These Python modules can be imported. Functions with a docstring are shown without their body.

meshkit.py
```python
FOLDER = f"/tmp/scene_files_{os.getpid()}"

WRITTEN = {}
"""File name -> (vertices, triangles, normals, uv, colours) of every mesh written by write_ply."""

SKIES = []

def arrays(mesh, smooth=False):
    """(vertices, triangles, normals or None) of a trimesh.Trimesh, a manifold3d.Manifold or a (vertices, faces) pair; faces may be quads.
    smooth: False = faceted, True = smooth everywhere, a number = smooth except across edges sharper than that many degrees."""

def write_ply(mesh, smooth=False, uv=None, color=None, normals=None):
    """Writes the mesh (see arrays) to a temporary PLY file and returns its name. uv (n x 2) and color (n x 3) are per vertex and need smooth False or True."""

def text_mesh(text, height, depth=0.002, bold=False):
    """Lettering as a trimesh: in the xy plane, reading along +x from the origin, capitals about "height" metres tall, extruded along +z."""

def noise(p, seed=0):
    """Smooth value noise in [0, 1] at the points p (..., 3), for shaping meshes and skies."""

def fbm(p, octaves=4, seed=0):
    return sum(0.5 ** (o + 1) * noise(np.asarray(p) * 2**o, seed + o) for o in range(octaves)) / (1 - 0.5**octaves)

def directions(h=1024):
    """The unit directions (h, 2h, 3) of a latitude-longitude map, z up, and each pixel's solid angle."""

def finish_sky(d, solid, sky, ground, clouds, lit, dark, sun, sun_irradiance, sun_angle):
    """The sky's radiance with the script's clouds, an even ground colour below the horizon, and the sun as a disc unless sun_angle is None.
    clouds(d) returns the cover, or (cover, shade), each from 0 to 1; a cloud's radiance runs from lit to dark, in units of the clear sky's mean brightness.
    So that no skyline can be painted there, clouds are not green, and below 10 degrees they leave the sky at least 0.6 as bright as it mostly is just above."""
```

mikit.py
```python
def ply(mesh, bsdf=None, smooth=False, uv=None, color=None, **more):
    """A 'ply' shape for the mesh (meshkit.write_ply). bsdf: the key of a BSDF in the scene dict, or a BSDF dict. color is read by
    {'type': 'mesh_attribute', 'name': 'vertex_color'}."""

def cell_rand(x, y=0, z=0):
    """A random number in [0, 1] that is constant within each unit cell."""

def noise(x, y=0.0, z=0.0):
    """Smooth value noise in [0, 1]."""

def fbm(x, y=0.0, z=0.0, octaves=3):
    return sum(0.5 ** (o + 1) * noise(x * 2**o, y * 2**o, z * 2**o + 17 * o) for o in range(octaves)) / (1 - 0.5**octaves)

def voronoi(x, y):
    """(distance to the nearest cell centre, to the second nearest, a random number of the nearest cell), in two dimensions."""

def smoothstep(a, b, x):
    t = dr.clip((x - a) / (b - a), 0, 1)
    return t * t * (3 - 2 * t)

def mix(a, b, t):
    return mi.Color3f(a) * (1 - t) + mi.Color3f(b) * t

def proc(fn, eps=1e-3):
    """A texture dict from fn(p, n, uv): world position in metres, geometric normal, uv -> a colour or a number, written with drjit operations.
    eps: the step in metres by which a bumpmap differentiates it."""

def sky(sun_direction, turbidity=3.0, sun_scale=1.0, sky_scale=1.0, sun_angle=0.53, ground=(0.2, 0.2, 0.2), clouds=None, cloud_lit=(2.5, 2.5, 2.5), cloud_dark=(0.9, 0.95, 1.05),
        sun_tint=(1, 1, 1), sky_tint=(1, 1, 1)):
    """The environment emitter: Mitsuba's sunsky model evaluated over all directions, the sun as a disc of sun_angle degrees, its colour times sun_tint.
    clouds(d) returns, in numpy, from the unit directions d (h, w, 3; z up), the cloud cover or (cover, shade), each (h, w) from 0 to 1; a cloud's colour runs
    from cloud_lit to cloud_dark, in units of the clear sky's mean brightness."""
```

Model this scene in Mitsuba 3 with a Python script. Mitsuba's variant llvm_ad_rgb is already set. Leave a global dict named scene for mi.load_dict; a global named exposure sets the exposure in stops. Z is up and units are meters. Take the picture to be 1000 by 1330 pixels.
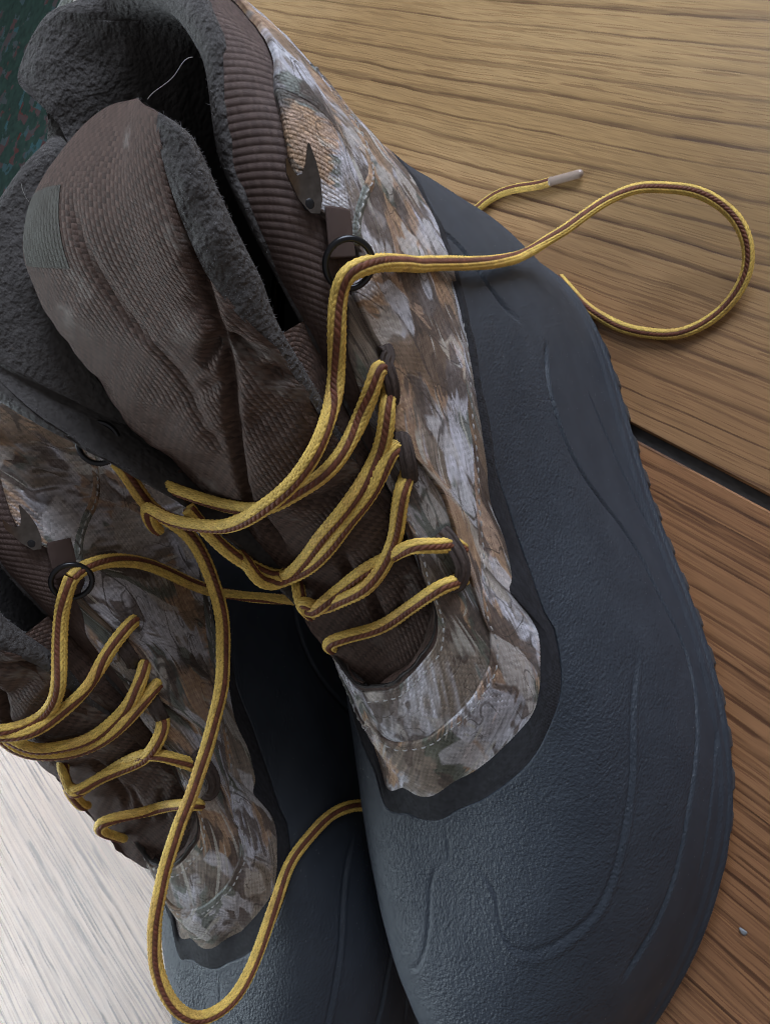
"""Two lace-up boots with rubber bottoms and camouflage cloth uppers standing on an oak table beside a window."""
import math, random
import numpy as np, trimesh, drjit as dr, mitsuba as mi, mikit, meshkit
from scipy.interpolate import CubicSpline, PchipInterpolator
from scipy.spatial import cKDTree
from mikit import noise, fbm, voronoi, cell_rand, smoothstep, mix, proc

T = mi.ScalarTransform4f
scene, labels = {'type': 'scene'}, {}
rng = np.random.default_rng(7)

# ------------------------------------------------------------------ camera, light, exposure
FWD, UP, EYE = np.array([-.556, -.1976, -.8074]), np.array([-.5032, .8532, .1377]), np.array([0, 0, .33])
scene['camera'] = {'type': 'perspective', 'fov': 53.13, 'fov_axis': 'x', 'near_clip': .02, 'far_clip': 30.,
                   'to_world': T().look_at(origin=EYE.tolist(), target=(EYE + FWD).tolist(), up=UP.tolist())}
exposure = 1.1
WINDOW_LIGHT, WINDOW_LIGHT_2, ROOM_LIGHT = (3.1, 3.6, 3.9), (5.6, 6.2, 7.2), (.115, .115, .118)
scene['room_light'] = {'type': 'constant', 'radiance': {'type': 'rgb', 'value': ROOM_LIGHT}}


def obj(key, mesh, mat, smooth=True, uv=None, color=None, to_world=None):
    k, i = key, 0
    while k in scene:
        i += 1
        k = f'{key}_{i:03d}'
    if isinstance(mesh, tuple):
        mesh = (np.asarray(mesh[0]) * .01, mesh[1])
    else:
        mesh = mesh.copy()
        mesh.apply_scale(.01)
    scene[k] = mikit.ply(mesh, mat, smooth=smooth, uv=uv, color=color)
    if to_world is not None:
        scene[k]['to_world'] = T(to_world.tolist())
    return k


def tag(key, label, cat=None, group=None, kind=None):
    labels[key] = {'label': label}
    if cat: labels[key]['category'] = cat
    if group: labels[key]['group'] = group
    if kind: labels[key]['kind'] = kind


# ------------------------------------------------------------------ materials
def bsdf(key, color, rough=.8, bump=None, bump_scale=1., eps=2e-4, **more):
    b = {'type': 'principled', 'base_color': color if isinstance(color, dict) else {'type': 'rgb', 'value': color}, 'roughness': rough, **more}
    if bump is not None:
        b = {'type': 'bumpmap', 'arbitrary': proc(bump, eps=eps), 'scale': bump_scale, 'bsdf': b}
    scene[key] = {'type': 'twosided', 'bsdf': b}


def cloth_h(u, v, p, q):
    """a plain weave: height 0..1 of crossing threads with spacing p, q (uv in cm)"""
    a, b = u / p, v / q
    ia, ib = dr.floor(a), dr.floor(b)
    fa, fb = a - ia - .5, b - ib - .5
    over = dr.select((mi.Int32(ia) + mi.Int32(ib)) % 2 == 0, mi.Float(1), mi.Float(0))
    wa, wb = dr.sqrt(dr.maximum(0, 1 - 4 * fa * fa)), dr.sqrt(dr.maximum(0, 1 - 4 * fb * fb))
    return over * wa * (.55 + .45 * wb) + (1 - over) * wb * (.35 + .45 * wa)


def camo_color(p, n, uv):
    u, v = uv.x * .95, uv.y * .95
    wx = u + .8 * (fbm(u * .9, v * .9, 3.) - .5)
    wy = v + .8 * (fbm(u * .9, v * .9, 9.) - .5)
    # grass and bark strokes whose direction wanders
    th = noise(u * .28, v * .28, 11.)
    m1, m2 = smoothstep(.42, .50, th), smoothstep(.56, .64, th)

    def stroke(fx, fy, q):
        def one(cs, sn):
            return noise((u * cs + v * sn) * fx + q, (v * cs - u * sn) * fy, q)
        a = one(.94, .34)
        a = a * (1 - m1) + one(.42, -.91) * m1
        return a * (1 - m2) + one(.64, .77) * m2

    st, st2 = stroke(1.3, 7., 4.), stroke(1.3, 15., 14.)
    c = mix((.200, .160, .130), (.400, .392, .430), smoothstep(.40, .58, fbm(wx * .45, wy * .36, 1.7) + .18 * (st - .5)))
    g = fbm(wx * .75 + 20, wy * .6, 5.) + .22 * (st - .5)
    c = mix(c, (.088, .098, .078), .85 * smoothstep(.50, .60, g))
    o = fbm(wx * .52 + 7, wy * .6 + 31, 2.) + .12 * (st2 - .5)
    c = mix(c, (.315, .195, .118), .85 * smoothstep(.54, .64, o))
    d = fbm(wx * .9 + 3, wy * .55 + 13, 6.) + .25 * (st - .5)
    c = mix(c, (.085, .062, .052), .9 * smoothstep(.55, .64, d))
    c = c * (.52 + .50 * st + .46 * st2)
    f1, f2, r = voronoi((wx * .8 + wy * .35) * 1.05, (wy * .8 - wx * .35) * .58)
    leaf = smoothstep(.02, .17, f2 - f1 + .10 * (noise(u * 3.2, v * 3.2, 6.) - .5)) * smoothstep(.26, .34, noise(u * 1.3 + 9, v * .9, 41.))
    c = mix(c, mix((.48, .48, .53), (.38, .33, .28), cell_rand(r * 77)) * (.78 + .34 * st2), leaf * dr.select(r > .72, mi.Float(.78), mi.Float(0)))
    c = mix(c, mix((.15, .105, .080), (.23, .155, .100), cell_rand(r * 55)) * (.75 + .4 * st), leaf * dr.select(r < .13, mi.Float(.85), mi.Float(0)))
    vein = smoothstep(.024, .008, dr.abs(noise(u * .9 + 2.2 * noise(u * .5, v * .5, 1.), v * .8, 8.) - .5)) + .8 * smoothstep(.03, .01, dr.abs(noise(u * 2.1, v * 1.7 + 1.5 * noise(u, v, 5.), 18.) - .5))
    c = mix(c, (.05, .038, .033), .75 * dr.minimum(vein, 1) * smoothstep(.44, .56, noise(u * .6, v * .6, 21.)))
    blade = smoothstep(.76, .86, stroke(.5, 5.5, 27.)) * smoothstep(.42, .58, noise(u * .5 + 4, v * .5, 33.))
    c = mix(c, (.43, .41, .37), .75 * blade)
    a, b = dr.floor(uv.x / .115), dr.floor(uv.y / .115)
    return c * (.74 + .30 * cell_rand(a, b, 1.) + .20 * dr.select((mi.Int32(a) + mi.Int32(b)) % 2 == 0, mi.Float(1), mi.Float(0)))


def camo_bump(p, n, uv):
    return cloth_h(uv.x, uv.y, .115, .115) + .4 * noise(uv.x * 22, uv.y * 22, 1.)


bsdf('camo_cloth', proc(camo_color), .82, camo_bump, .00050, sheen=.25)


def brown_color(p, n, uv):
    a, b = dr.floor(uv.x / .15), dr.floor(uv.y / .15)
    t = .45 * cell_rand(a, b, 2.) + .55 * dr.select((mi.Int32(a) + mi.Int32(b)) % 2 == 0, mi.Float(1), mi.Float(0))
    c = mix((.032, .0175, .0125), (.080, .047, .036), t)
    dust = smoothstep(.60, .75, fbm(uv.x * .8, uv.y * .8, 4., 4)) * noise(uv.x * 9, uv.y * 9, 3.)
    return mix(c, (.20, .18, .165), .5 * dust)


bsdf('brown_mesh', proc(brown_color), .85, lambda p, n, uv: cloth_h(uv.x, uv.y, .15, .15), .00055, sheen=.15)


def rib_color(p, n, uv):
    t = cell_rand(dr.floor(uv.x / .21), dr.floor(uv.y / .07), 5.)
    return mix((.050, .030, .025), (.080, .051, .043), t)


def rib_bump(p, n, uv):
    return dr.abs(dr.sin(uv.x * (math.pi / .21))) + .12 * dr.abs(dr.sin(uv.y * (math.pi / .07)))


bsdf('brown_rib', proc(rib_color), .85, rib_bump, .00026, sheen=.15)


def fleece_color(p, n, uv):
    x = p * 100
    t = fbm(x.x * 7, x.y * 7, x.z * 7, 3)
    return mix((.025, .022, .0215), (.058, .0525, .051), t)


bsdf('fleece', proc(fleece_color), .95, lambda p, n, uv: fbm(p.x * 900, p.y * 900, p.z * 900, 3), .0011, sheen=.9)
bsdf('fibre', (.115, .108, .112), .9, sheen=.6)


def rubber_color(p, n, uv):
    x = p * 100
    t = fbm(x.x * .9, x.y * .9, x.z * .9, 4)
    s = noise(x.x * 24, x.y * 24, x.z * 24)
    c = mix((.0165, .0220, .0320), (.0265, .0335, .0455), t)
    speck = smoothstep(.88, .95, noise(x.x * 11, x.y * 11, x.z * 11)) * smoothstep(.5, .7, s)
    return mix(c, (.10, .103, .105), .5 * speck)


def rubber_bump(p, n, uv):
    x = p * 100
    g = noise(x.x * 14, x.y * 14, x.z * 14) + .7 * noise(x.x * 27, x.y * 27, x.z * 27)
    return g


bsdf('rubber', proc(rubber_color), .58, rubber_bump, .00032, specular=.40)
bsdf('sole_rubber', proc(lambda p, n, uv: mix((.022, .024, .028), (.045, .046, .05), fbm(p.x * 250, p.y * 250, p.z * 250, 4))), .6,
     lambda p, n, uv: fbm(p.x * 1200, p.y * 1200, p.z * 1200, 3), .0003)
bsdf('binding_cloth', proc(lambda p, n, uv: mix((.006, .006, .008), (.016, .016, .021), noise(uv.x * 9, uv.y * 9))), .9,
     lambda p, n, uv: cloth_h(uv.x, uv.y, .09, .09) + fbm(uv.x * 6, uv.y * 6), .0004, sheen=.12)
bsdf('webbing', proc(lambda p, n, uv: mix((.036, .025, .022), (.066, .047, .041), noise(uv.x * 30, uv.y * 12))), .85,
     lambda p, n, uv: dr.abs(dr.sin(uv.x * 13.)), .0009, sheen=.4)
bsdf('dark_metal', (.035, .035, .038), .28, metallic=.85)
bsdf('hook_metal', proc(lambda p, n, uv: mix((.085, .072, .064), (.17, .15, .14), fbm(p.x * 700, p.y * 700, p.z * 700))), .33, metallic=.9)
bsdf('thread', proc(lambda p, n, uv: mix((.24, .235, .235), (.40, .385, .38), noise(p.x * 3000, p.y * 3000, p.z * 3000))), .8)
bsdf('lint', (.30, .29, .28), .8)
LACE_B = {'type': 'mesh_attribute', 'name': 'vertex_color'}
bsdf('lace_cord', LACE_B, .75, sheen=.3)
bsdf('aglet_plastic', (.30, .23, .19), .22, specular=.6)


def wood_h(x, y):
    """figure of flat-sawn oak: (growth line, pores), x along the grain, in cm"""
    upper = dr.select(y > 1.6, mi.Float(1), mi.Float(0))
    far = smoothstep(5., 15., y) * upper
    w = y - (.028 + .022 * upper) * x - .0016 * far * dr.square(dr.maximum(x + 36, 0)) + 40 * (1 - upper)
    w = w + 1.5 * (fbm(x * .028, y * .09, 2.) - .5) + .09 * (noise(x * .35, w * 1.2, 5.) - .5) + .04 * (noise(x * 1.1, w * 3., 15.) - .5)
    f = w * (.78 * upper + 1.25 * (1 - upper)) * 1.25 + .9 * (noise(w * .45, x * .006, 1.) - .5)
    k = dr.floor(f)
    f = f - k
    width = .16 + .36 * cell_rand(k, 3.)
    line = smoothstep(.0, .07, f) * (1 - smoothstep(.07, width, f)) * (.45 + .55 * cell_rand(k, 9.))
    dash = smoothstep(.42, .66, noise(w * 10., x * .55, 3.))
    fine = smoothstep(.62, .74, noise(w * 19., x * .32, 23.)) * (.45 + .55 * noise(w * 1.5, x * .05, 8.))
    line2 = smoothstep(.60, .72, noise(w * 5.5, x * .10, 31.)) * (1 - upper) * .8
    line = dr.maximum(line, line2 * (.4 + .6 * dash))
    return line * (.68 + .32 * dash), fine


def wood_color(p, n, uv):
    x, y = p.x * 100, p.y * 100
    line, fine = wood_h(x, y)
    tone = fbm(x * .05, y * .16, 9.)
    c = mix((.340, .220, .108), (.262, .160, .072), smoothstep(.3, .7, tone))
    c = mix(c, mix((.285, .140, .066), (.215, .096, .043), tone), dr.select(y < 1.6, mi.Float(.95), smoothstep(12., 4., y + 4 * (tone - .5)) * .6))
    c = mix(c, c * mi.Color3f(.22, .15, .10), .97 * line)
    c = mix(c, c * mi.Color3f(.42, .32, .23), .55 * fine)
    return c * (.86 + .28 * noise(x * 1.1, y * 30., 4.))


def wood_rough(p, n, uv):
    line, fine = wood_h(p.x * 100, p.y * 100)
    return .30 + .13 * line + .09 * fine


def wood_bump(p, n, uv):
    line, fine = wood_h(p.x * 100, p.y * 100)
    return -.8 * line - .6 * fine + .6 * fbm(p.x * 45, p.y * 120, 3.)


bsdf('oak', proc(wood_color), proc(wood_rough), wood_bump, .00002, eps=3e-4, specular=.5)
bsdf('seam_rubber', proc(lambda p, n, uv: mix((.014, .013, .013), (.05, .046, .044), fbm(p.x * 200, p.y * 500, 1.))), .45)
bsdf('carpet_pile', proc(lambda p, n, uv: mix(mix((.020, .045, .040), (.045, .100, .082), fbm(p.x * 60, p.y * 60, 2., 4)),
     mix((.14, .045, .040), (.05, .14, .16), cell_rand(dr.floor(p.x * 28), dr.floor(p.y * 28))),
     smoothstep(.60, .66, fbm(p.x * 32, p.y * 32, 8.)))), .95, lambda p, n, uv: fbm(p.x * 260, p.y * 260, 3.), .004)
bsdf('white_paint', (.75, .75, .73), .5)
bsdf('chip', (.16, .165, .17), .6)
bsdf('faded_label', proc(lambda p, n, uv: mix((.044, .038, .031), (.076, .074, .064), fbm(uv.x * 2.2, uv.y * 2.2, 3., 4))), .85, lambda p, n, uv: cloth_h(uv.x, uv.y, .15, .15), .0008)

# ------------------------------------------------------------------ the boot's shape (cm, boot frame: u to the toe, v to its left, z up)
A=[(31.2,-.4,.9),(29.5,2.35,.9),(25.9,5.0,.9),(20.6,7.1,.9),(15,7.1,.9),(9.5,5.9,.9),(4,5.0,.9),(-1.2,3.6,.9),(-4.5,0,.9),
   (-1.2,-3.6,.9),(4,-4.6,.9),(9.5,-4.6,.9),(15,-4.9,.9),(20.5,-5.4,.9),(25.8,-4.9,.9),(29.7,-3.5,.9)]
B=[(30.9,-.4,2.8),(29.2,2.15,2.8),(25.6,4.75,2.7),(20.4,6.8,2.7),(15,6.8,2.7),(9.5,5.65,2.7),(4,4.8,2.8),(-1.2,3.5,2.9),(-4.4,0,3),
   (-1.2,-3.5,2.9),(4,-4.5,2.8),(9.5,-4.5,2.7),(15,-4.8,2.7),(20.5,-5.3,2.7),(25.7,-4.85,2.7),(29.5,-3.45,2.8)]
C=[(30.6,-.6,4.8),(28.9,1.85,4.8),(25.2,4.4,4.8),(20.0,6.35,4.8),(14.8,6.35,4.9),(9.4,5.4,5.0),(4,4.7,5.2),(-1.3,3.5,5.4),(-4.5,0,5.5),
   (-1.3,-3.6,5.4),(4,-4.6,5.2),(9.4,-4.7,5.0),(14.8,-5.0,4.9),(20.2,-5.6,4.8),(25.3,-5.2,4.8),(29.0,-3.6,4.8)]
D=[(28.9,-.8,6.9),(27.0,1.6,6.8),(23.7,3.7,6.8),(19.3,5.4,6.8),(14.6,5.6,7.0),(9.4,4.95,7.4),(4,4.5,7.8),(-1.2,3.3,7.9),(-4.3,0,8.0),
   (-1.2,-3.6,7.9),(4,-4.4,7.8),(9.4,-4.6,7.4),(14.6,-4.8,7.0),(19.6,-5.2,6.6),(24.4,-4.6,6.6),(27.4,-3.0,6.8)]
E=[(24.6,-1.0,7.9),(23.2,1.3,7.95),(20.8,3.2,8.0),(17.9,4.6,8.1),(14.4,4.85,8.5),(9.9,4.3,9.2),(4.6,4.2,10.0),(-.8,3.1,10.4),(-4.0,0,10.4),
   (-.9,-3.5,10.4),(4.6,-4.1,10.0),(9.9,-4.1,9.2),(14.4,-4.4,8.5),(18.0,-4.5,8.0),(21.2,-3.9,7.85),(23.4,-2.6,7.9)]
F=[(20.2,-1.0,8.3),(19.0,1.0,8.6),(17.3,2.9,9.0),(15.4,3.9,9.4),(13.0,3.95,9.9),(9.5,3.8,11.2),(5,3.95,12.6),(-.4,2.9,12.6),(-3.8,0,12.5),
   (-.4,-3.5,12.6),(5,-3.7,12.6),(9.5,-3.6,11.2),(13.0,-3.8,9.9),(15.4,-3.8,9.2),(17.5,-3.3,8.7),(19.2,-2.4,8.4)]
G=[(18.6,-.9,9.6),(17.6,1.0,9.9),(16.2,2.6,10.3),(14.0,3.4,11.0),(11.5,3.5,11.9),(8,3.7,13.7),(4,4.05,15.8),(-.4,3.1,15.7),(-4.0,0,15.7),
   (-.6,-3.7,15.7),(4,-3.9,15.8),(8,-3.6,13.7),(11.5,-3.4,11.9),(14.0,-3.3,10.8),(16.2,-2.9,10.1),(17.8,-2.2,9.7)]
Hh=[(17.0,-.8,11.1),(16.2,.9,11.4),(14.9,2.2,11.8),(12.6,2.9,12.8),(10,3.3,14.3),(6.9,3.75,17.0),(3.0,4.35,19.2),(-.7,3.35,19.0),(-4.4,0,19.0),
   (-1.0,-4.0,19.4),(3.0,-4.4,19.2),(7.4,-3.9,17.0),(10,-3.2,14.3),(12.8,-2.8,12.6),(15.0,-2.4,11.5),(16.4,-1.8,11.2)]
I=[(14.8,-.6,12.75),(14.3,.7,12.9),(13.3,1.75,13.1),(11.5,2.3,14.2),(8.6,2.5,16.5),(5.2,2.6,19.8),(2.2,2.7,21.6),(-1.0,2.8,22.0),(-4.4,-.6,21.8),
   (-2.9,-4.5,21.7),(0.6,-4.9,21.9),(5.2,-7.2,22.4),(8.6,-4.0,20.2),(11.2,-2.7,16.2),(13.2,-2.2,13.8),(14.2,-1.6,13.0)]
CT=np.array([A,B,C,D,E,F,G,Hh,I],float)

TK = np.array([0.0, 0.09666, 0.20837, 0.32692, 0.45462, 0.59134, 0.71469, 0.84729, 1.0])
SK = np.array([0.0, 0.04276, 0.09373, 0.15275, 0.21464, 0.2857, 0.35876, 0.43112, 0.50119, 0.57237, 0.64505, 0.72057, 0.79129, 0.85635, 0.91505, 0.96084, 1.0])


def par(c, axis):
    d = np.linalg.norm(np.diff(c, axis=axis), axis=-1).mean(1 - axis) ** .8
    p = np.r_[0, np.cumsum(d)]
    return p / p[-1]


class Last:
    """The boot's outer surface in its own frame (cm): stations 0..16 around (0 toe, 8 heel), t 0..1 from the sole to the opening's edge."""

    def __init__(self, CT):
        self.tk = TK
        cl = np.concatenate([CT, CT[:, :1]], 1)
        self.f = CubicSpline(self.tk, cl, axis=0)
        self.bas = CubicSpline(SK, np.vstack([np.eye(16), np.eye(16)[:1]]), axis=0, bc_type='periodic')

    def ev(self, k, t):
        k = np.ravel(k) % 16.
        rows = self.f(np.ravel(t))
        w = self.bas(np.interp(k, np.arange(17), SK))
        return np.einsum('nk,nkc->nc', w, rows[:, :16])

    def nrm(self, k, t):
        k, t = np.ravel(k), np.ravel(t)
        e = .03
        a = self.ev(k + e, t) - self.ev(k - e, t)
        b = self.ev(k, np.clip(t + .003, 0, 1.05)) - self.ev(k, np.clip(t - .003, -.05, 1.05))
        n = np.cross(a, b)
        return n / np.linalg.norm(n, axis=1, keepdims=True)

    def at(self, k, t, h):
        k, t = np.ravel(k), np.ravel(t)
        return self.ev(k, t) + self.nrm(k, t) * np.ravel(h)[:, None]


def grid_faces(nr, nc, wrap=False):
    i = np.arange(nr * nc).reshape(nr, nc)
    if wrap:
        i = np.hstack([i, i[:, :1]])
    return np.stack([i[:-1, :-1], i[:-1, 1:], i[1:, 1:], i[1:, :-1]], -1).reshape(-1, 4)


# the tongue: rows of left edge, centre, right edge from its rolled top down to the toe end
TONGUE = np.array([[[-0.38, -2.6, 21.79], [1.16, 0.9, 22.88], [3.18, 3.0, 23.46]], [[1.24, -3.3, 22.56], [2.85, 0.8, 23.25], [4.2, 3.2, 23.11]], [[2.89, -3.6, 22.94], [4.51, 0.7, 23.05], [5.46, 3.2, 22.3]], [[4.09, -3.7, 22.66], [5.76, 0.65, 22.35], [6.37, 3.1, 21.45]], [[5.54, -3.6, 21.61], [7.09, 0.6, 21.4], [7.23, 2.9, 20.6]], [[7.38, -3.4, 19.86], [8.52, 0.5, 19.7], [8.19, 2.6, 18.79]], [[8.92, -3.2, 17.33], [9.98, 0.2, 17.73], [9.34, 2.3, 16.74]], [[11.35, -3.0, 14.58], [11.72, -0.1, 14.59], [10.91, 2.4, 13.57]], [[13.89, -2.4, 12.63], [13.72, -0.2, 12.23], [12.99, 2.0, 11.73]], [[15.46, -1.8, 11.24], [15.64, -0.3, 11.02], [14.55, 1.3, 10.53]]])


def tongue_loops(lean=0.):
    """One closed loop of 10 points per row: left, centre, right over the front and back along the lining."""
    L, Cn, R = TONGUE[:, 0], TONGUE[:, 1], TONGUE[:, 2]
    s = lean * np.clip(Cn[:, :1] / 8, 0, 1) ** 2 * np.clip(1 - (Cn[:, :1] - 8) / 7, .25, 1) * np.array([-.3, 1., -.3])
    L, Cn, R = L + s * .3, Cn + s * .75, R + s
    down = np.gradient(Cn, axis=0)
    n = np.cross(down, R - L)
    n /= np.linalg.norm(n, axis=1, keepdims=True)
    n *= np.sign(n @ np.array([.6, 0, .8]))[:, None]
    th = np.array([.9, 1.15, 1.2, 1.2, 1.15, 1.0, .9, .8, .6, .4])[:, None]
    lat = (R - L) / np.linalg.norm(R - L, axis=1, keepdims=True)
    ml, mr = (L + Cn) / 2 + n * th * .26, (R + Cn) / 2 + n * th * .26
    Lb, Rb = L - n * th * .75 + lat * .25, R - n * th * .75 - lat * .25
    mb = [L * (1 - a) + R * a - n * th * 1.0 for a in (.25, .5, .75)]
    return np.stack([L, ml, Cn, mr, R, Rb, mb[2], mb[1], mb[0], Lb], 1), n


def tongue_surface(a, r, lean=0.):
    """a: 0..10 around the loop (0 left, 2 centre, 4 right, 5..9 lining); r: 0..9 down the rows (negative: the rolled top)."""
    loops, n = tongue_loops(lean)
    mid = loops[0].mean(0)
    back = loops[0][5:].mean(0) - loops[0][:5].mean(0)
    cap1 = mid + (loops[0] - mid) * .88 + back * .10 + np.array([-.12, 0, -.02])
    cap2 = mid + (loops[0] - mid) * .60 + back * .30 + np.array([-.22, 0, -.22])
    cap3 = mid + (loops[0] - mid) * .04 + back * .45 + np.array([-.25, 0, -.40])
    rows = np.concatenate([[cap3, cap2, cap1], loops])
    rr = np.r_[-1.0, -.7, -.35, np.arange(10)]
    f = CubicSpline(rr, rows, axis=0)(np.ravel(r))
    w = CubicSpline(np.arange(11), np.vstack([np.eye(10), np.eye(10)[:1]]), axis=0, bc_type='periodic')(np.ravel(a) % 10)
    return np.einsum('nk,nkc->nc', w, f)


def gusset(last, open_k, lean, side, nr=90, nc=24):
    """the pleated cloth between the tongue's edge and the opening: side 0 in view, 1 the other"""
    x = np.linspace(0, 1, nr)
    r = 4.1 + 4.9 * x if side == 0 else 5.2 + 3.8 * x
    k = (4.7 - 4.5 * x ** .9) if side == 0 else (12.3 + 3.2 * x ** .9)
    a = 3.75 if side == 0 else .25
    A = tongue_surface(np.full(nr, a), r, lean)
    o = open_k(k)
    Bp = last.ev(k, o) - last.nrm(k, o) * .16
    q = np.linspace(0, 1, nc)[:, None, None]
    loops_n = np.array([.62, 0, .78])
    V = A[None] * (1 - q) + Bp[None] * q
    sag = (np.sin(np.pi * q) * .42 + .16 * np.sin(np.pi * 3 * q)) * np.minimum(1, np.linalg.norm(A - Bp, axis=1) / 1.5)[None, :, None]
    dive = 1.6 * np.clip(1 - x / (.16 if side == 0 else .3), 0, 1)[None, :, None] ** 1.5 * np.sin(np.pi * np.clip(q * .9 + .1, 0, 1))
    return (V - (sag + dive) * loops_n).reshape(-1, 3), grid_faces(nc, nr), (nc, nr)


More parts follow.
